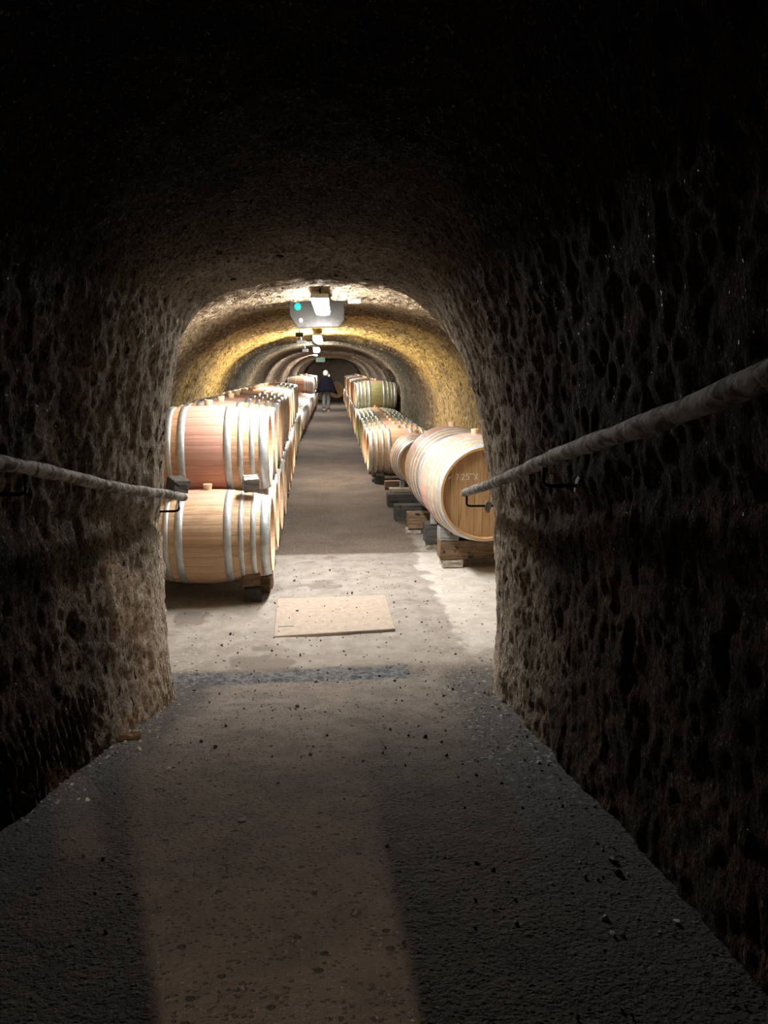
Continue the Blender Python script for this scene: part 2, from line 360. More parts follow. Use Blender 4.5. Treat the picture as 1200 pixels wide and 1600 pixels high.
def xc(y): return .20 + .033*np.maximum(y-17, 0)
def tw(y):
    w_ = 1.86 - .10*smooth(24, 36, y)
    for c0, a, s in ((8.5, .06, .35), (13.3, .13, .30), (17.4, .07, .3), (21.3, .13, .35), (25.2, .10, .3), (29.5, .12, .35), (34, .10, .35)):
        w_ = w_ - .45*a*np.exp(-((y-c0)/s)**4)
    return w_ - .22*smooth(37.3, 37.8, y)
def th(y):
    h_ = 2.36 + .05*np.sin(y*.9)
    for c0, a, s in ((8.5, .05, .35), (13.3, .12, .30), (17.4, .06, .3), (21.3, .11, .35), (25.2, .09, .3), (29.5, .10, .35), (34, .10, .35)):
        h_ = h_ - a*np.exp(-((y-c0)/s)**4)
    return h_ - .05*smooth(37.3, 37.8, y)
# profile in unit terms: (u along, half circle plus straight foot)
ST = 420
def tun_row(y):
    W, Hh = tw(y), th(y); z0 = .95; k = 2.35
    th_ = np.linspace(PI, 0, ST-80)
    cx = np.sign(np.cos(th_))*np.abs(np.cos(th_))**(2/k)*W; cz = z0 + np.abs(np.sin(th_))**(2/k)*(Hh-z0)
    zl = np.linspace(-.1, z0, 41)[:-1]
    foot = .06*smooth(.5, 0, zl)
    return np.r_[-W+foot*0, cx, np.full(40, W)[::-1]] if False else (np.r_[np.full(40, -W), cx, np.full(40, W)], np.r_[zl, cz, zl[::-1]])
ty = [4.0]
while ty[-1] < 42.0: ty.append(ty[-1] + .018 + .0045*max(ty[-1]-6, 0)*.5)
ty = np.array(ty); n_t = len(ty)
TX = np.zeros((n_t, ST)); TZ = np.zeros((n_t, ST))
for i, y in enumerate(ty): TX[i], TZ[i] = tun_row(y)
TY = ty[:,None] + 0*TX
d = np.stack([-TX, (1.0-TZ)], -1); d /= np.maximum(np.linalg.norm(d, axis=2), .01)[...,None]
amp = smooth(4.0, 4.1, TY)
dd = .045*fbm(TX*.9, TY*.9, TZ*.9, 3, 61) + .020*fbm(TX*5, TY*5, TZ*4, 3, 63) + .024*(1-np.abs(fbm(TX*13, TY*13, TZ*8, 2, 65))) + .008*vnoise(TX*30, TY*30, TZ*18, 66) - .03*smooth(.4, .65, fbm(TX*4, TY*4, TZ*4, 2, 67))
# crack across the left of the vault, and the dark niche in the right wall
wig = .10*fbm(TX*2, TX*0, TX*0, 2, 71)
dd -= .26*np.exp(-((TY-6.95-wig+.12*TX)/.075)**4)*smooth(.15, -.1, TX)*smooth(1.6, 1.9, TZ)
dd += .015*smooth(6.8, 6.5, TY+.12*TX)*smooth(1.5, 2.0, TZ)
niche = smooth(18.6, 18.8, TY)*smooth(20.6, 20.3, TY)*(TX > 1)*smooth(1.75, 1.55, TZ)
Pt = np.stack([TX + d[...,0]*dd*amp + xc(TY) + .75*niche, TY, TZ + d[...,1]*dd*amp], -1)
tun = link('ceiling', grid_mesh('tunnel_vault', Pt), M_TUN); tag(tun, 'long carved rock vault over the barrels, ochre and brown', kind='structure')
# face of rock around the passage mouth, turned to the tunnel
a_ = Pp[-1]; b_ = Pt[0]
ia = np.linspace(0, S-1, ST).astype(int); A = a_[ia]
rows = [A*(1-q) + b_*q for q in np.linspace(0, 1, 14)]
R_ = np.stack(rows); R_[1:-1,:,1] += .02*vnoise(R_[1:-1,:,0]*9, R_[1:-1,:,2]*9, R_[1:-1,:,0]*0, 77)
tag(link('wall_front', grid_mesh('wall_front', R_), M_TUN), 'carved rock face around the mouth of the passage', kind='structure')
# end wall
ex_, ez_ = tun_row(42.0)
bm = bmesh.new()
gx = np.linspace(-2, 3.2, 160); gz = np.linspace(-.1, 2.6, 90)
GX, GZ = np.meshgrid(gx, gz, indexing='ij'); GY = 41.75 + .10*fbm(GX*1.5, GZ*1.5, GX*0, 4, 81)
bm.free()
tag(link('wall_back', grid_mesh('wall_back', np.stack([GX, GY, GZ], -1)), M_PASS), 'dark brown rock wall closing the far end of the tunnel', kind='structure')

# floor
fy = [-.75]
while fy[-1] < 42.2: fy.append(fy[-1] + (.018 if fy[-1] < 7 else .018+.02*(fy[-1]-7)))
fx = np.linspace(-2.1, 3.2, 300)
FY, FX = np.meshgrid(np.array(fy), fx, indexing='ij')
s_ = YE - FY; FZ = SL*(np.sqrt(s_*s_ + .0009) + s_)/2
FZ = FZ + .006*fbm(FX*2, FY*2, FX*0, 3, 91)*smooth(-.75, 0, FY) + .0025*fbm(FX*18, FY*18, FX*0, 2, 93)
crumb = smooth(3.95, 3.99, FY)*smooth(4.17, 4.12, FY)*smooth(.62, .5, FX + .15*fbm(FX*4, FY*4, FX*0, 2, 95))
FZ = FZ - crumb*(.012 + .010*fbm(FX*22, FY*22, FX*0, 2, 97))
inpl = (np.abs(FX-.107) < .425)*(np.abs(FY-5.125) < .43); FZ = FZ - .016*inpl
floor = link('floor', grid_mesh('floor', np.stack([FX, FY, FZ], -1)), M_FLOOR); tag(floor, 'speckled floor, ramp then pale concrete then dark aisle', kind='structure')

# slotted panel added unseen behind the camera: its gaps shape the warm light stripe
bm = bmesh.new()
DY = -.19
add_box(bm, (-1.1535, DY, 2.0), (2.493, .004, 2.8)); add_box(bm, (1.16, DY, 2.0), (2.0, .004, 2.8))
add_box(bm, (.130, DY, 2.83), (.080, .004, 1.0))
add_box(bm, (.10535, DY, 2.0), (.0053, .004, 2.8))
add_box(bm, (.0979, DY, 1.547), (.0102, .004, 1.4)); add_box(bm, (.0979, DY, 2.843), (.0102, .004, 1.13))
tag(obj('stripe_slot_panel', bm, M_TDARK), 'added dark slotted panel shaping the warm light, behind the viewpoint', kind='structure')
bm = bmesh.new(); add_box(bm, (-.1, -.8, 2.0), (3.4, .05, 3.4))
tag(obj('wall_entrance', bm, M_PASS), 'dark wall behind the added slotted panel', kind='structure')

# cover plate let into the floor
pl = bmesh.new()
cs = [(-.300, 4.705), (.520, 4.775), (.525, 5.545), (-.315, 5.530)]
vt = [pl.verts.new((x, y, .004)) for x, y in cs]; vb = [pl.verts.new((x, y, -.03)) for x, y in cs]
pl.faces.new(vt); pl.faces.new(vb[::-1])
for i in range(4): pl.faces.new((vb[i], vb[(i+1) % 4], vt[(i+1) % 4], vt[i]))
bmesh.ops.bevel(pl, geom=[e for e in pl.edges if e.verts[0].co.z > 0 and e.verts[1].co.z > 0], offset=.004, segments=1, affect='EDGES')
plate = obj('cover_plate', pl, M_PLATE); tag(plate, 'square pale stone cover plate let into the concrete floor beyond the ramp', 'cover plate')
bm = bmesh.new(); add_box(bm, (-.225, 4.885, .0035), (.105, .010, .004), (0, 0, .02)); obj('lifting_slot', bm, M_BLACK, plate)

# ------------------------------------------------------------------ handrails
def rail(name, p0, p1, br, side, label):
    p0, p1 = Vector(p0), Vector(p1); n_ = 90; rnd = random.Random(len(label)); t = empty(name, p0)
    pts = [(p0.lerp(p1, i/n_) + Vector((.004*math.sin(i*.22), 0, .005*math.sin(i*.17+1)))) - p0 for i in range(n_+1)]
    rs = [.0215*(1+.07*math.sin(i*.9)+.05*rnd.uniform(-1, 1)) for i in range(n_+1)]
    rs[0] *= .82; 
    bm = bmesh.new(); add_tube(bm, pts, rs, 18); obj('pole', bm, M_RAIL, t, True)
    for y in br:
        f = (p0.y-y)/(p0.y-p1.y); q = p0.lerp(p1, f) - p0
        bm = bmesh.new(); wx = side*.17
        add_tube(bm, [q+Vector((0, 0, -.012)), q+Vector((0, 0, -.06)), q+Vector((side*.006, 0, -.068)), q+Vector((side*.02, 0, -.072)), q+Vector((wx, 0, -.072))], .0062, 8)
        b = obj('bracket', bm, M_IRON, t, True)
        bm = bmesh.new(); rr = random.Random(int(y*10))
        bmesh.ops.create_icosphere(bm, subdivisions=2, radius=.03, matrix=Matrix.Translation(q+Vector((side*.115, 0, -.075))) @ Matrix.Diagonal((.6, 1, 1.1, 1)))
        for v in bm.verts: v.co += Vector([rr.uniform(-.005, .005) for _ in range(3)])
        obj('mortar_patch', bm, M_MORTAR, b, True)
    tag(t, label, 'handrail'); return t
def railpt(x0, y): return (x0 - .07*(3.9-y), y, 1.08 + .2235*(3.9-y))
rail('handrail', railpt(-.695, 3.93), railpt(-.695, -.1), (3.80, 2.15, .5), -1, 'mottled grey round pole handrail on the left passage wall')
rail('handrail', railpt(.80, 3.93), railpt(.80, -.1), (3.80, 2.13, .5), 1, 'mottled grey round pole handrail on the right passage wall')

# ------------------------------------------------------------------ barrels
def prof_r(x, hl, rb, rh): return rb - (rb-rh)*(abs(x)/hl)**1.9
XS = lambda hl, n: [hl*(-1 + 2*i/n) for i in range(n+1)]
def body_bm(hl, rb, rh, ns=28, nl=14, sub=3, only=None, thick=.027):
    """stave shell round the x axis, centre at height rb; only = one stave"""
    bm = bmesh.new(); lay = bm.faces.layers.float.new('plank_f') if False else None
    ids = []
    rng = range(ns) if only is None else [only]
    for s in rng:
        a0, a1 = 2*PI*s/ns, 2*PI*(s+1)/ns
        grid = []
        for x in XS(hl, nl):
            r = prof_r(x, hl, rb, rh); row = []
            for k in range(sub+1):
                a = a0 + (a1-a0)*k/sub; rr = r - (.0012 if k in (0, sub) else 0)
                a = a + (.0035 if k == 0 else (-.0035 if k == sub else 0))/r*.3
                row.append(bm.verts.new((x, rr*math.cos(a), rb + rr*math.sin(a))))
            grid.append(row)
        for i in range(nl):
            for k in range(sub): bm.faces.new((grid[i][k], grid[i][k+1], grid[i+1][k+1], grid[i+1][k])); ids.append(s)
        # chime: the bevelled stave ends, going inside
        for end in (0, nl):
            x = XS(hl, nl)[end]; r = prof_r(x, hl, rb, rh); sgn = -1 if end == 0 else 1
            prev = grid[end]
            for (dx, dr) in ((.0, -.006), (-.0, -.020), (-.05, -.030)):
                row = [bm.verts.new((x + sgn*dx, (r+dr)*math.cos(a0+(a1-a0)*k/sub), rb + (r+dr)*math.sin(a0+(a1-a0)*k/sub))) for k in range(sub+1)]
                for k in range(sub): bm.faces.new((prev[k], prev[k+1], row[k+1], row[k])); ids.append(s)
                prev = row
    bmesh.ops.remove_doubles(bm, verts=bm.verts[:], dist=.00005)
    bmesh.ops.recalc_face_normals(bm, faces=bm.faces[:])
    return bm
def plank_attr(me, fn):
    at = me.attributes.new('plank', 'FLOAT', 'FACE')
    at.data.foreach_set('value', [fn(p.center) for p in me.polygons])
_hr = [random.random() for _ in range(64)]
def hoop_bm(x, wdt, hl, rb, rh, seg=48):
    bm = bmesh.new(); t = .003; prof_ = []
    x0, x1 = x-wdt/2, x+wdt/2
    r0, r1 = prof_r(x0, hl, rb, rh), prof_r(x1, hl, rb, rh)
    pr_ = [(x0, r0-.004), (x0, r0+t), ((x0+x1)/2, max(prof_r(x, hl, rb, rh)+t, (r0+r1)/2+t)), (x1, r1+t), (x1, r1-.004)]
    rings = [[bm.verts.new((a, r*math.cos(2*PI*k/seg), rb + r*math.sin(2*PI*k/seg))) for k in range(seg)] for a, r in pr_]
    for i in range(4):
        for k in range(seg): bm.faces.new((rings[i][k], rings[i][(k+1) % seg], rings[i+1][(k+1) % seg], rings[i+1][k]))
    # two rivets on the overlap
    for q in (-.3, .3):
        a = -.15; r = prof_r(x, hl, rb, rh)+t
        bmesh.ops.create_icosphere(bm, subdivisions=1, radius=.005, matrix=Matrix.Translation((x+q*wdt*.6, r*math.cos(PI+a), rb + r*math.sin(PI+a))))
    bmesh.ops.recalc_face_normals(bm, faces=bm.faces[:])
    return bm
def board_bm(bm, y0, y1, R, x, rb, th_=.018, gap=.0012):
    """one upright board of a head, clipped by the circle"""
    n_ = 8; y0 += gap; y1 -= gap
    top = []; bot = []
    for k in range(n_+1):
        y = y0 + (y1-y0)*k/n_; zz = math.sqrt(max(R*R - y*y, 1e-6)); top.append((y, zz)); bot.append((y, -zz))
    out = top + bot[::-1]; s = 1 if x > 0 else -1
    f = [bm.verts.new((x, y, rb+z)) for y, z in out]; b = [bm.verts.new((x - s*th_, y, rb+z)) for y, z in out]
    bm.faces.new(f); bm.faces.new(b[::-1])
    for i in range(len(out)): bm.faces.new((f[i], b[i], b[(i+1) % len(out)], f[(i+1) % len(out)]))
HOOPS = ((.175, .055), (.272, .036), (.360, .036), (.445, .066))
def barrel_set(hl, rb, rh, k=1.0, ns=28):
    d = {}
    me = bm_mesh('body', body_bm(hl, rb, rh, ns)); me.materials.append(M_OAK)
    plank_attr(me, lambda c: _hr[int(((math.atan2(c.z-rb, c.y)) % (2*PI))/(2*PI)*ns) % 64]); me.polygons.foreach_set('use_smooth', [False]*len(me.polygons)); d['body'] = me
    d['staves'] = []
    for s in range(ns):
        m_ = bm_mesh('stave', body_bm(hl, rb, rh, ns, only=s)); m_.materials.append(M_OAK); plank_attr(m_, lambda c, s=s: _hr[s % 64]); d['staves'].append(m_)
    d['hoops'] = []
    for x, w_ in HOOPS:
        for sg_ in (-1, 1):
            m_ = bm_mesh('hoop', hoop_bm(sg_*x*k*hl/(.485*k) , w_, hl, rb, rh)); m_.materials.append(M_HOOP); m_.polygons.foreach_set('use_smooth', [True]*len(m_.polygons)); d['hoops'].append(m_)
    R = rh-.026; nb = 9 if rb < .4 else 11; e = np.linspace(-R, R, nb+1); d['heads'] = []; d['boards'] = []
    for sg_ in (-1, 1):
        bm = bmesh.new()
        for i in range(nb): board_bm(bm, e[i], e[i+1], R, sg_*(hl-.035), rb)
        m_ = bm_mesh('head', bm); m_.materials.append(M_HEAD); plank_attr(m_, lambda c: _hr[int((c.y+R)/(2*R)*nb) % 64 + 3 if int((c.y+R)/(2*R)*nb) < 60 else 0]); d['heads'].append(m_)
    for i in range(nb):
        bm = bmesh.new(); board_bm(bm, e[i], e[i+1], R, -(hl-.035), rb); m_ = bm_mesh('head_board', bm); m_.materials.append(M_HEAD); plank_attr(m_, lambda c, i=i: _hr[i+3]); d['boards'].append(m_)
    bm = bmesh.new()
    bmesh.ops.create_cone(bm, cap_ends=True, segments=16, radius1=.027, radius2=.036, depth=.055, matrix=Matrix.Translation((0, 0, 2*rb+.016)))
    bmesh.ops.bevel(bm, geom=[ed for ed in bm.edges if abs(ed.verts[0].co.z-ed.verts[1].co.z) < 1e-5 and ed.verts[0].co.z > 2*rb], offset=.004, segments=2, affect='EDGES')
    m_ = bm_mesh('bung', bm); m_.materials.append(M_BUNG); d['bung'] = m_
    # far version: one mesh, no parts
    bm = body_bm(hl, rb, rh, 24, 8, 1); me = bm_mesh('far_barrel', bm)
    bm = bmesh.new(); bm.from_mesh(me); nf0 = len(bm.faces)
    for x, w_ in HOOPS:
        for sg_ in (-1, 1):
            hb = bm_mesh('t', hoop_bm(sg_*x, w_, hl, rb, rh, 24)); bm.from_mesh(hb); bpy.data.meshes.remove(hb)
    bm.faces.ensure_lookup_table()
    for f in bm.faces[nf0:]: f.material_index = 1
    n1 = len(bm.faces)
    for m2 in d['heads']: bm.from_mesh(m2)
    bm.faces.ensure_lookup_table()
    for f in bm.faces[n1:]: f.material_index = 2
    n2 = len(bm.faces); bm.from_mesh(d['bung']); bm.faces.ensure_lookup_table()
    for f in bm.faces[n2:]: f.material_index = 3
    me = bm_mesh('far_barrel', bm)
    for m_ in (M_OAK, M_HOOP, M_HEAD, M_BUNG): me.materials.append(m_)
    d['far'] = me
    return d
def sup(name, c, s, mat, label, rot=(0, 0, 0), cat='timber', group=None, amp=.003, bev=.006):
    bm = bmesh.new(); rough_box(bm, (0, 0, s[2]/2), s, (0, 0, 0), bev, amp, seed=len(label)); o = obj(name, bm, mat); o.location = c; o.rotation_euler = rot
    tag(o, label, cat, group); return o
BS = barrel_set(.485, .365, .300)
BP = barrel_set(.50, .465, .400, ns=34)

def build_barrel(D, loc, rz, col, label, group, detail=1, name='wine_barrel', boards=False):
    if detail == 0:
        o = link(name, D['far']); o.location = loc; o.rotation_euler = (0, 0, rz); o.color = col
        tag(o, label, 'barrel', group); return o
    t = empty(name, loc, rz); tag(t, label, 'barrel', group)
    if detail == 2:
        for m_ in D['staves']: link('stave', m_, parent=t).color = col
    else: link('body', D['body'], parent=t).color = col
    for m_ in D['hoops']: link('hoop', m_, parent=t)
    if boards:
        for m_ in D['boards']: link('head_board', m_, parent=t).color = col
        link('head', D['heads'][1], parent=t).color = col
    else:
        for m_ in D['heads']: link('head', m_, parent=t).color = col
    link('bung', D['bung'], parent=t)
    return t
ORD = ['nearest', 'second', 'third', 'fourth', 'fifth', 'sixth', 'seventh', 'eighth', 'ninth', 'tenth', 'eleventh', 'twelfth', 'thirteenth', 'fourteenth', 'fifteenth', 'sixteenth', 'seventeenth', 'eighteenth', 'nineteenth', 'twentieth']
def ordw(i):
    if i < 20: return ORD[i]
    if i+1 == 20: return 'twentieth'
    tens = {20: 'twenty', 30: 'thirty', 40: 'forty'}[(i+1)//10*10]; u = (i+1) % 10
    if u == 0: return {'twenty': 'twentieth', 'thirty': 'thirtieth', 'forty': 'fortieth'}[tens]
    return tens + '-' + ['first', 'second', 'third', 'fourth', 'fifth', 'sixth', 'seventh', 'eighth', 'ninth'][u-1]
def xl(y): return -.345 + .027*max(y-17, 0)      # aisle edge, left
def xr(y): return .81 + .024*max(y-11.5, 0)      # aisle edge, right
BZ = .105; DZ = .622; PITCH_B = .78
rb_ = random.Random(3)
PINK, PLAIN, GREEN_CAST, GREY, TAN = (1.1, .88, .78, 1.0), (1.05, 1.0, .95, .15), (.72, .92, .62, .0), (.85, .82, .75, .1), (1.0, .78, .6, .35)  # green entry: plain oak with green light put into its colour
WORD = {PINK: 'wine-stained pink', PLAIN: 'pale oak', GREEN_CAST: 'green-cast oak', GREY: 'greyed oak', TAN: 'reddish tan oak'}
def pick(): return rb_.choice([PLAIN, PLAIN, PINK, TAN, GREY])
def jit(): return rb_.uniform(-.012, .012), rb_.uniform(-.018, .018)
for i in range(39):                                   # lower left row
    y = 5.70 + PITCH_B*i; kd = PLAIN if i < 3 else (GREEN_CAST if 11 <= i <= 13 else pick()); jx, jr = jit()
    if i < 2: jx = jr = 0
    lab = 'pale oak barrel nearest the archway, bottom of the left stack' if i == 0 else f'{WORD[kd]} barrel on the floor, {ordw(i)} from the archway in the left row'
    build_barrel(BS, (xl(y)-.485+jx, y, BZ), PI+jr, kd, lab, 'barrels in the lower left row', 2 if i == 0 else (1 if y < 16 else 0))
upl = [PINK, PINK, PLAIN, TAN, GREY, PINK, PLAIN, PINK, GREY, PLAIN, GREEN_CAST, GREEN_CAST, TAN, PINK]
for i in range(14):                                   # upper left row
    y = 6.09 + PITCH_B*i; kd = upl[i]; jx, jr = jit()
    if i == 0: jx = jr = 0
    lab = 'pink-stained oak barrel nearest the archway, top of the left stack' if i == 0 else f'{WORD[kd]} barrel on the upper left tier, {ordw(i)} from the archway'
    build_barrel(BS, (xl(y)-.505+jx, y, BZ+DZ), PI+jr, kd, lab, 'barrels on the upper left tier', 2 if i == 0 else (1 if y < 16 else 0))
for i in range(9):                                    # far upper left group
    y = 6.09 + PITCH_B*(29+i); kd = TAN if i == 0 else pick(); jx, jr = jit()
    build_barrel(BS, (xl(y)-.50+jx, y, BZ+DZ), PI+jr, kd, f'{WORD[kd]} barrel on the far upper left tier past the gap, {ordw(i)} one', 'barrels on the far upper left tier', 0)
for i in range(32):                                   # lower right row
    y = 11.5 + PITCH_B*i; kd = PINK if i in (1,) else (GREEN_CAST if 3 <= i <= 8 else pick()); jx, jr = jit()
    if i == 0: kd = PLAIN; jx = 0
    lab = 'oak barrel lying across, first in the right row behind the bare beams' if i == 0 else f'{WORD[kd]} barrel on the floor, {ordw(i)} in the right row'
    build_barrel(BS, (xr(y)+.485+jx, y, BZ), jr, kd, lab, 'barrels in the lower right row', 1 if y < 17 else 0)
for i in range(21):                                   # upper right row
    y = 11.89 + PITCH_B*(8+i); kd = GREEN_CAST if i == 0 else (PINK if i == 1 else pick()); jx, jr = jit()
    lab = 'green-cast oak barrel, nearest on the upper right tier' if i == 0 else f'{WORD[kd]} barrel on the upper right tier, {ordw(i)} from the near end'
    z = BZ+DZ + (.10 if i > 6 else 0)*0
    build_barrel(BS, (xr(y)+.50+jx, y, z), jr, kd, lab, 'barrels on the upper right tier', 1 if i < 2 else 0)
# three barrels lying along the tunnel on the right
big1 = build_barrel(BP, (1.415, 6.50, .245), math.radians(91.5), (1.0, .9, .78, 1.0), 'big cask on beams beside the right passage edge, chalk writing on its head', 'big casks on beams', 2, 'wine_cask', True)
big2 = build_barrel(BP, (1.40, 7.56, .235), math.radians(90), (1.0, .88, .72, .25), 'second big cask lying behind the chalk-marked one on the right', 'big casks on beams', 2, 'wine_cask')
build_barrel(BS, (1.41, 10.28, .13), math.radians(90), (1.0, .85, .68, .3), 'barrel with its head turned this way, behind the two big casks', None, 1)
build_barrel(BP, (1.19, 40.9, .10), math.radians(90), (1.3, 1.1, .85, .1), 'pale cask lying alone at the far end of the aisle', None, 0, 'wine_cask')
sup('wooden_beam', (1.19, 40.6, 0), (.8, .15, .15), M_TDARK, 'dark beam under the pale cask at the far end', cat='beam')
sup('wooden_beam', (1.19, 41.2, 0), (.8, .15, .15), M_TDARK, 'rear dark beam under the pale cask at the far end', cat='beam')

# chalk writing on the head of the first cask (local frame: head faces -x, so writing runs along -y... seen from outside)
STR = {'~': [[(-.5, .2), (-.1, .5), (.2, .45), (.5, .6)], [(-.3, .1), (0, .42)]],
       '7': [[(-.35, 1), (.35, 1), (-.05, 0)]],
       '2': [[(-.35, .8), (-.15, 1), (.2, 1), (.35, .75), (.2, .5), (-.35, 0), (.35, 0)]],
       '5': [[(.35, 1), (-.3, 1), (-.3, .6), (.1, .6), (.35, .35), (.1, 0), (-.35, .05)]],
       '-': [[(-.5, .95), (.4, 1.02)]],
       'X': [[(-.4, 1), (.4, 0)], [(.35, 1.05), (-.3, -.1)]]}
bm = bmesh.new(); xx = -(.50-.035)-.0012
hx = {'~': -.315, '7': -.255, '2': -.205, '5': -.165, '-': -.130, 'X': -.095}
for ch, u0 in hx.items():
    for st in STR[ch]:
        for (a, b), (c_, d_) in zip(st[:-1], st[1:]):
            sx, sz = .032, .046
            p = Vector((xx, -(u0 + a*sx)*-1*-1, .465+.125+b*sz)); q = Vector((xx, -(u0 + c_*sx), .465+.125+d_*sz)); p.y = -(u0+a*sx)
            m = (p+q)/2; L = (q-p).length; ang = math.atan2(q.z-p.z, q.y-p.y)
            add_box(bm, m, (.0018, L+.002, .0056), (ang, 0, 0))
tag(obj('chalk_writing', bm, M_CHALK, big1), 'white chalk number and cross')
# ------------------------------------------------------------------ beams, blocks, chocks
# A: nearest stack under the first cask
sup('concrete_block', (1.20, 6.36, 0), (.19, .16, .085), M_CONC, 'small concrete block on the floor under the nearest beam end', cat='block', amp=.006, bev=.012)
sup('concrete_block', (1.75, 6.36, 0), (.19, .16, .085), M_CONC, 'concrete block deep under the nearest beam by the rock edge', cat='block', amp=.006, bev=.012)
sup('wooden_beam', (1.53, 6.36, .085), (.90, .17, .165), M_TBROWN, 'long brown split beam under the front of the nearest cask', cat='beam')
sup('wooden_block', (1.165, 6.36, .25), (.17, .17, .125), M_TGREY, 'dark grey block wedged on the brown beam beside the nearest cask', cat='block')
# B
sup('concrete_block', (1.14, 7.04, 0), (.17, .14, .07), M_CONC, 'crumbling concrete block under the second beam end', cat='block', amp=.008, bev=.015)
sup('concrete_block', (1.75, 7.04, 0), (.17, .14, .07), M_CONC, 'concrete block near the wall under the second beam', cat='block', amp=.008, bev=.015)
sup('wooden_beam', (1.48, 7.04, .07), (.86, .18, .19), M_TDARK, 'blackened beam between the two big casks', cat='beam')
sup('wooden_chock', (1.135, 6.99, .26), (.06, .09, .13), M_TGREY, 'upright grey chock between second beam and nearest cask', cat='chock')
# C
sup('concrete_block', (1.04, 7.74, 0), (.16, .13, .06), M_CONC, 'flat concrete pad under the pale-topped third beam', cat='block', amp=.006, bev=.012)
sup('concrete_block', (1.70, 7.74, 0), (.16, .13, .06), M_CONC, 'flat concrete pad by the wall under the third beam', cat='block', amp=.006, bev=.012)
sup('wooden_beam', (1.41, 7.74, .06), (.88, .17, .17), M_TBROWN, 'pale brown beam under the back of the second cask', cat='beam')
sup('wooden_beam', (1.38, 8.47, 0), (.95, .17, .18), M_TDARK, 'black beam end with pale top just behind the second cask', cat='beam')
sup('wooden_beam', (1.38, 9.38, 0), (.94, .20, .16), M_TDARK, 'dark wide beam with a slab on top before the turned barrel', cat='beam')
sup('timber_slab', (1.30, 9.50, .16), (.62, .15, .045), M_TPALE, 'thin weathered slab lying on the dark wide beam', cat='slab')
sup('wooden_beam', (1.43, 10.00, 0), (.86, .15, .13), M_TPALE, 'light brown beam under the head of the turned barrel', cat='beam')
sup('wooden_chock', (1.18, 10.02, .13), (.06, .10, .10), M_TGREY, 'small grey chock against the turned barrel', cat='chock')
sup('wooden_beam', (1.43, 10.66, 0), (.86, .15, .13), M_TBROWN, 'brown beam under the rear of the turned barrel', cat='beam')
# nearest blocks of the right row and left stack
sup('wooden_block', (.97, 11.30, 0), (.14, .18, .10), M_TDARK, 'dark block at the foot of the first barrel in the right row', cat='block')
sup('wooden_chock', (.98, 11.22, .10), (.12, .10, .07), M_TDARK, 'rounded dark chock against the first barrel in the right row', (.5, 0, .1), cat='chock')
sup('wooden_block', (-.50, 5.55, 0), (.125, .17, .11), M_TDARK, 'dark block under the nearest barrel at left, standing on the floor', (0, 0, .08), cat='block')
sup('wooden_block', (-.505, 5.52, .11), (.13, .13, .10), M_TBROWN, 'brown chock on the dark block, against the nearest left barrel', (-.25, 0, .08), cat='chock')
sup('wooden_block', (-.41, 5.80, 0), (.08, .18, .12), M_TBROWN, 'thin brown block just behind the dark one under the left stack', (0, 0, -.1), cat='block')
sup('wooden_chock', (-.495, 5.60, .845), (.115, .10, .105), M_TGREY, 'grey wedge block between the two nearest left barrels, aisle side', (.3, 0, .25), cat='chock')
sup('wooden_chock', (-1.045, 5.60, .845), (.13, .12, .10), M_TDARK, 'dark wedge block between the two nearest left barrels, wall side', (.25, .1, .7), cat='chock')
for nm, xf, dx, lab in ((0, xl, -.14, 'long dark runner under the left barrels on the aisle side'), (1, xl, -.80, 'long dark runner under the left barrels on the wall side'),
                        (2, xr, .14, 'long dark runner under the right barrels on the aisle side'), (3, xr, .80, 'long dark runner under the right barrels on the wall side')):
    y0 = 6.1 if nm < 2 else 11.9; pts = []
    bm = bmesh.new(); Ys = [y0, 17 if nm < 2 else 20, 36.2]; prev = None
    for y in Ys:
        x = xf(y)+dx; r = [bm.verts.new((x-.05, y, 0)), bm.verts.new((x+.05, y, 0)), bm.verts.new((x+.05, y, .122)), bm.verts.new((x-.05, y, .122))]
        if prev:
            for k in range(4): bm.faces.new((prev[k], prev[(k+1) % 4], r[(k+1) % 4], r[k]))
        else: bm.faces.new(r[::-1])
        prev = r
    bm.faces.new(prev); bmesh.ops.recalc_face_normals(bm, faces=bm.faces[:]); bmesh.ops.bevel(bm, geom=bm.edges[:], offset=.006, segments=1, affect='EDGES')
    tag(obj('runner_beam', bm, M_TDARK), lab, 'beam', 'runner beams under the barrel rows')

# ------------------------------------------------------------------ lamps, panel, boxes under the vault
def lamp(i, x, y, label):
    z = float(th(np.array(y))) - .075; dp = 1.35 if i == 0 else 2.6; t = empty('ceiling_lamp', (x, y, z))
    t.rotation_euler = (0, 0, -.03)
    bm = bmesh.new(); add_box(bm, (0, 0, -.012), (.12, 1.27, .03), bev=.005); obj('housing', bm, M_WHITE, t)
    bm = bmesh.new(); L = .62; pr_ = [(-.055, -.024), (-.058, -.030*dp), (-.050, -.038*dp), (0, -.042*dp), (.050, -.038*dp), (.058, -.030*dp), (.055, -.024)]
    a = [bm.verts.new((px, -L, pz)) for px, pz in pr_]; b = [bm.verts.new((px, L, pz)) for px, pz in pr_]
    for k in range(6): bm.faces.new((a[k], a[k+1], b[k+1], b[k]))
    bm.faces.new(a[::-1]); bm.faces.new(b); bmesh.ops.recalc_face_normals(bm, faces=bm.faces[:])
    obj('diffuser', bm, mat_emit(f'lamp_diffuser_glow_{i}', (1.0, .972, .93), LAMP_E[i]), t)
    for sy in (-.45, .45):
        bm = bmesh.new(); add_tube(bm, [(0, sy, 0), (0, sy, .10)], .006, 8); obj('hanger', bm, M_IRON, t)
    tag(t, label, 'lamp', 'strip lamps along the crown of the vault')
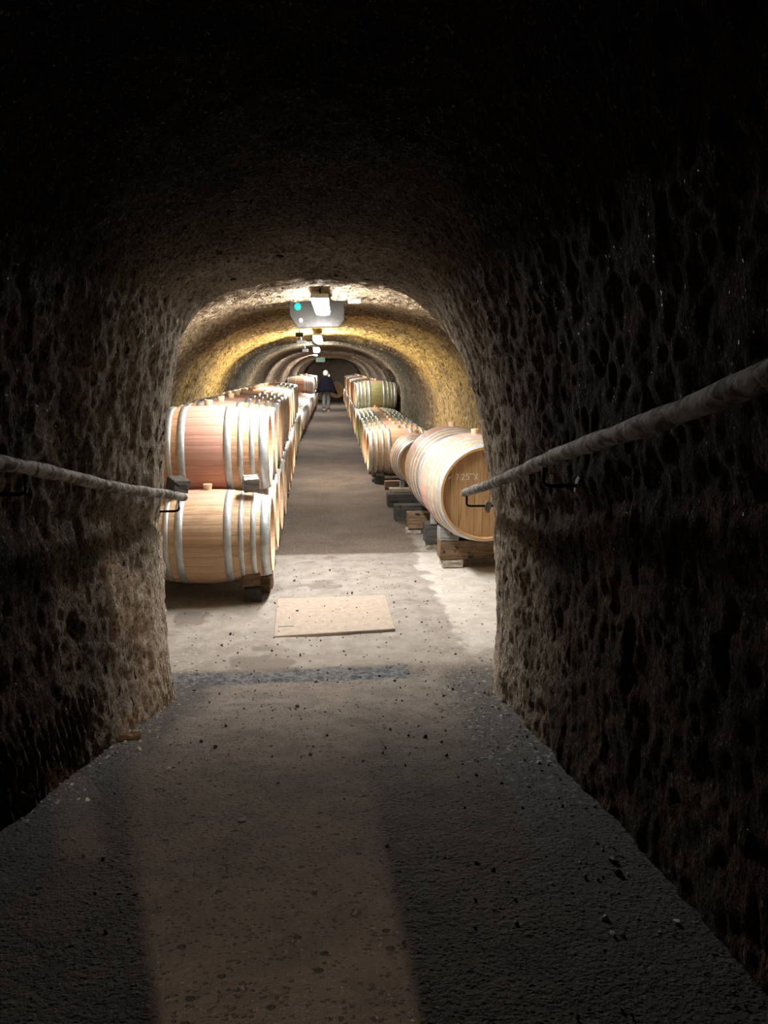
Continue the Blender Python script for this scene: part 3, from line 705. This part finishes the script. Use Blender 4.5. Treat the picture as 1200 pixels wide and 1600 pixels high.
for i, (y, lab) in enumerate(((5.85, 'bright strip lamp nearest the archway, before the grey panel'), (11.7, 'second strip lamp, just below the grey panel in view'), (17.5, 'third strip lamp along the tunnel crown'), (23.3, 'fourth strip lamp along the tunnel crown'), (29.0, 'fifth strip lamp, just before the small green sign'), (34.8, 'added strip lamp to light the end wall, behind the small green sign'))):  # the last lamp is added to brighten the far end wall
    lamp(i, .065 if i < 3 else float(xc(np.array(y)))*.0+.06 if i < 5 else .35, y, lab)
t = empty('hanging_panel', (.035, 6.80, 2.10))
bm = bmesh.new()
out = [(-.17, 0), (.19, .012), (.235, .07), (.24, .26), (-.24, .26), (-.235, .11)]
f = [bm.verts.new((x, -.03 if z < .15 else .02, z)) for x, z in out]
for v, (x, z) in zip(f, out): v.co.y = .06*(z-.13)
r = bmesh.ops.create_cube  # keep bmesh import warm
top = bm.faces.new(f); ex = bmesh.ops.extrude_face_region(bm, geom=[top]); bmesh.ops.translate(bm, verts=[v for v in ex['geom'] if isinstance(v, bmesh.types.BMVert)], vec=(0, .012, 0)); bmesh.ops.recalc_face_normals(bm, faces=bm.faces[:])
obj('sheet', bm, M_SHEET, t)
bm = bmesh.new(); add_tube(bm, [(x, .06*(z-.13)-.002, z) for x, z in out] + [(out[0][0], -.01, out[0][1])], .006, 6); obj('rim', bm, M_TDARK, t)
bm = bmesh.new(); bmesh.ops.create_uvsphere(bm, u_segments=16, v_segments=10, radius=.028, matrix=Matrix.Translation((-.170, -.012, .182)) @ Matrix.Diagonal((1, .5, 1.1, 1))); obj('green_indicator', bm, mat_emit('green_glow', (.0, .75, .32), 2.2), t, True)
bm = bmesh.new(); bmesh.ops.create_uvsphere(bm, u_segments=12, v_segments=8, radius=.018, matrix=Matrix.Translation((-.145, -.014, .065)) @ Matrix.Diagonal((1, .4, 1.1, 1))); obj('round_cap', bm, M_WHITE, t, True)
for sx in (-.2, .2):
    bm = bmesh.new(); add_tube(bm, [(sx, .02, .25), (sx, .02, .34)], .005, 6); obj('hanger', bm, M_IRON, t)
tag(t, 'grey dusty panel with a green light hanging behind the nearest lamp', 'panel')
t = empty('junction_box', (.335, 6.2, 2.29))
bm = bmesh.new(); add_box(bm, (0, 0, 0), (.10, .12, .05), bev=.006); obj('box', bm, M_GREY, t)
bm = bmesh.new(); add_box(bm, (-.045, -.065, .005), (.012, .012, .075)); obj('clip', bm, M_WHITE, t)
for k in range(3):
    bm = bmesh.new(); add_tube(bm, [(-.03+.03*k, -.02, .02), (.03+.03*k, -.05, .05+.01*k), (.10+.02*k, -.1, .075+.01*k), (.17+.02*k, -.2, .09)], .007, 8); obj('cable', bm, M_GREY if k else M_BLACK, t, True)
tag(t, 'grey junction box with cables at the vault crown right of the nearest lamp', 'junction box')
for k, (x, y, z, s, lab) in enumerate(((-.20, 11.0, 2.22, (.11, .1, .06), 'small white junction box left of the second lamp'), (-.20, 12.5, 2.17, (.16, .1, .05), 'lower white junction box left of the second lamp'), (-.20, 17.9, 2.16, (.14, .1, .07), 'small grey junction box left of the third lamp'))):
    t = empty('junction_box', (x, y, z)); bm = bmesh.new(); add_box(bm, (0, 0, 0), s, bev=.006); obj('box', bm, M_GREY2, t)
    bm = bmesh.new(); add_tube(bm, [(0, 0, s[2]/2), (-.02, 0, .2)], .008, 8); obj('conduit', bm, M_GREY, t); tag(t, lab, 'junction box')
# green emergency signs
def sign(x, y, z, s, e, lab):
    t = empty('exit_sign', (x, y, z)); bm = bmesh.new(); add_box(bm, (0, 0, 0), (s, .05, s*.5), bev=.005); obj('sign_case', bm, M_GREY, t)
    m = mat_emit('green_sign_glow', (.02, .16, .07), e)
    for sy in (-1, 1):
        bm = bmesh.new(); add_box(bm, (0, sy*.027, 0), (s*.92, .004, s*.42)); obj('sign_face', bm, m, t)
    bm = bmesh.new(); add_tube(bm, [(0, 0, s*.25), (0, 0, s*.25+.2)], .006, 6); obj('hanger', bm, M_IRON, t)
    tag(t, lab, 'sign')
sign(.26, 30.6, 2.08, .36, .06, 'small green sign hanging by the farthest lamp')
# thin twig-like cable on the left wall
bm = bmesh.new(); add_tube(bm, [(-1.50, 15.2, 1.62), (-1.44, 15.0, 1.75), (-1.42, 14.9, 1.6), (-1.40, 14.9, 1.42)], .008, 6); tag(obj('wall_cable', bm, M_CONC), 'thin pale cable hanging on the left tunnel wall above the barrels', 'cable')

# ------------------------------------------------------------------ person walking away
def skin(name, pts, edges, rad, mat, parent, lev=2, root=0):
    me = bpy.data.meshes.new(name); me.from_pydata(pts, edges, []); o = link(name, me, None, parent)
    md = o.modifiers.new('skin', 'SKIN'); md.use_smooth_shade = True
    for i, v in enumerate(me.skin_vertices[0].data):
        r_ = rad[i]; v.radius = r_ if isinstance(r_, tuple) else (r_, r_); v.use_root = (i == root)
    o.modifiers.new('sub', 'SUBSURF').levels = lev; o.modifiers['sub'].render_levels = lev
    dg = bpy.context.evaluated_depsgraph_get(); m2 = bpy.data.meshes.new_from_object(o.evaluated_get(dg)); o.modifiers.clear(); o.data = m2
    m2.materials.clear(); m2.materials.append(mat); return o
M_SKIN = plain('skin', (.55, .34, .25), .5); M_CAPE = mat_cloth('navy_wool', (.005, .005, .010)); M_TROU = mat_cloth('grey_trousers', (.20, .21, .21))
M_HAIR = mat_cloth('white_hair', (.85, .80, .68)); M_SHOE = plain('pink_shoes', (.62, .30, .27), .5); M_SOLE = plain('white_sole', (.8, .76, .7), .6)
t = empty('person', (.47, 30.4, .0), 0); tag(t, 'person walking away down the aisle in a dark cape and grey trousers', 'person')
pts = [(0, 0, .86), (0, 0, 1.08), (0, .01, 1.28), (0, .0, 1.37), (0, .02, 1.43), (0, .03, 1.52), (0, .03, 1.59),
       (-.17, 0, 1.30), (-.26, .03, 1.08), (-.30, .10, .88), (.17, 0, 1.30), (.27, .03, 1.08), (.33, .08, .87),
       (-.09, .0, .82), (-.10, -.02, .46), (-.10, -.10, .10), (.09, 0, .82), (.085, .05, .46), (.08, .03, .08)]
ed = [(0,1),(1,2),(2,3),(3,4),(4,5),(5,6),(2,7),(7,8),(8,9),(2,10),(10,11),(11,12),(0,13),(13,14),(14,15),(0,16),(16,17),(17,18)]
rd = [(.15,.10),(.13,.09),(.15,.09),.055,.07,.085,.06,.06,.042,.03,.06,.042,.03,.085,.055,.035,.085,.055,.035]
skin('body', pts, ed, rd, M_SKIN, t, 2)
skin('trousers', [(0, 0, .86), (0, 0, 1.0), (-.09, 0, .80), (-.10, -.02, .46), (-.10, -.095, .13), (.09, 0, .80), (.085, .05, .46), (.08, .03, .09)],
     [(0,1),(0,2),(2,3),(3,4),(0,5),(5,6),(6,7)], [(.165,.12),(.14,.10),.105,.085,.072,.105,.085,.072], M_TROU, t, 2)
# hands: palm, four fingers, thumb
for s, q in ((-1, (-.30, .10, .88)), (1, (.33, .08, .87))):
    P = [Vector(q), Vector(q)+Vector((s*.01, .02, -.05)), Vector(q)+Vector((s*.012, .03, -.09))]; E = [(0,1),(1,2)]; Rr = [.026, (.036,.018), (.036,.015)]
    for k, L in enumerate((.06, .07, .066, .05)):
        b0 = len(P); off_ = Vector((0, -.030+.02*k, 0)); P += [P[2]+off_, P[2]+off_+Vector((0, .006, -L*.5)), P[2]+off_+Vector((-s*.012, .012, -L))]; E += [(2,b0),(b0,b0+1),(b0+1,b0+2)]; Rr += [.009, .0085, .007]
    b0 = len(P); P += [P[1]+Vector((0, .035, -.01)), P[1]+Vector((-s*.01, .055, -.045))]; E += [(1,b0),(b0,b0+1)]; Rr += [.010, .008]
    skin('hand', [tuple(p) for p in P], E, Rr, M_SKIN, t, 1)
# cape: elliptical rings with folds, hem dipping towards both hands
bm = bmesh.new(); rings = []
for j, (z, a, b) in enumerate(((1.45, .07, .07), (1.40, .10, .09), (1.36, .19, .12), (1.29, .24, .15), (1.15, .29, .18), (1.0, .345, .21), (.86, .40, .235), (.74, .455, .25), (.735, .43, .235), (.9, .33, .2))):
    ring = []
    for k in range(48):
        th_ = 2*PI*k/48; c_, s_2 = math.cos(th_), math.sin(th_)
        fold = 1 + .05*math.sin(th_*9+1)*min(1, j/6); dip = (.10*(1-abs(c_)**1.5) + (.03 if c_ > 0 else -.01)*abs(c_)*-1)*(1 if j in (7, 8) else .4 if j == 6 else 0)
        ring.append(bm.verts.new((c_*a*fold, s_2*b*fold+.01, z+dip)))
    rings.append(ring)
for j in range(len(rings)-1):
    for k in range(48): bm.faces.new((rings[j][k], rings[j][(k+1) % 48], rings[j+1][(k+1) % 48], rings[j+1][k]))
bmesh.ops.recalc_face_normals(bm, faces=bm.faces[:]); obj('cape', bm, M_CAPE, t, True)
bm = bmesh.new(); bmesh.ops.create_icosphere(bm, subdivisions=3, radius=.112, matrix=Matrix.Translation((-.01, .015, 1.545)) @ Matrix.Diagonal((.98, 1.0, 1.08, 1)))
rr = random.Random(5)
for v in bm.verts:
    v.co += Vector([rr.uniform(-.004, .004) for _ in range(3)])
    if v.co.y > .07 and v.co.z < 1.58: v.co.y = .07
obj('hair', bm, M_HAIR, t, True)
for s in (-1, 1):
    bm = bmesh.new(); bmesh.ops.create_uvsphere(bm, u_segments=10, v_segments=6, radius=.02, matrix=Matrix.Translation((s*.098, .06, 1.53)) @ Matrix.Diagonal((.4, .7, 1.3, 1))); obj('ear', bm, M_SKIN, t, True)
bm = bmesh.new(); bmesh.ops.create_icosphere(bm, subdivisions=2, radius=.05, matrix=Matrix.Translation((.115, .04, 1.45)) @ Matrix.Diagonal((1, .7, 1.3, 1))); obj('pale_scarf', bm, M_HAIR, t, True)
for x, y, z, tilt in ((-.10, -.05, .035, -.55), (.08, .09, .0, 0)):
    bm = bmesh.new(); bmesh.ops.create_uvsphere(bm, u_segments=14, v_segments=8, radius=1, matrix=Matrix.Diagonal((.05, .13, .05, 1)))
    for v in bm.verts: v.co.z = max(v.co.z, -.03) + .045; v.co.x *= .85 if v.co.y < 0 else 1
    sh = obj('shoe', bm, M_SHOE, t, True); sh.location = (x, y, z); sh.rotation_euler = (tilt, 0, 0)
    bm = bmesh.new(); add_box(bm, (0, 0, .010), (.085, .235, .02), bev=.009); obj('sole', bm, M_SOLE, sh)

# ------------------------------------------------------------------ crumbs and stones (nobody could count them)
def crumbs(name, n_, place, size, mat, label):
    bm = bmesh.new(); rr = random.Random(n_)
    for _ in range(n_):
        x, y = place(rr); s = rr.uniform(*size)*(1 if rr.random() < .85 else 1.8)
        M = Matrix.Translation((x, y, float(ramp_z(np.array(y)))+s*.35)) @ Euler((rr.random()*6, rr.random()*6, rr.random()*6)).to_matrix().to_4x4() @ Matrix.Diagonal((1, rr.uniform(.5, .9), rr.uniform(.4, .7), 1))
        r = bmesh.ops.create_icosphere(bm, subdivisions=1, radius=s, matrix=M)
        for v in r['verts']: v.co += Vector([rr.uniform(-.2, .2)*s for _ in range(3)])
    tag(obj(name, bm, mat), label, 'debris', kind='stuff')
def pl_left(r):
    y = r.triangular(1.8, 4.0, 3.1); return (-.80 - .07*(YE-y) + abs(r.gauss(0, .09)), y)
def pl_right(r):
    y = r.uniform(1.2, 4.1); return (.93 - .07*(YE-y) - abs(r.gauss(0, .10)), y)
def pl_all(r):
    y = r.uniform(.9, 6.5); return (r.uniform(-.7, .85), y)
crumbs('pale_crumbs', 380, lambda r: pl_left(r) if r.random() < .55 else pl_right(r), (.0022, .007), M_MORTAR, 'pale crumbs of mortar and salt along both wall feet')
crumbs('dark_grit', 420, pl_all, (.0035, .0085), M_BLACK, 'loose dark grit scattered over ramp and concrete')
bm = bmesh.new(); rough_box(bm, (0, 0, .012), (.10, .035, .022), (0, 0, .2), .006, .005, 4); o = obj('wood_fragment', bm, M_TBROWN)
o.location = (-.80, 2.93, float(ramp_z(np.array(2.93)))); tag(o, 'small brown wood fragment on the floor at the left wall foot', 'fragment')
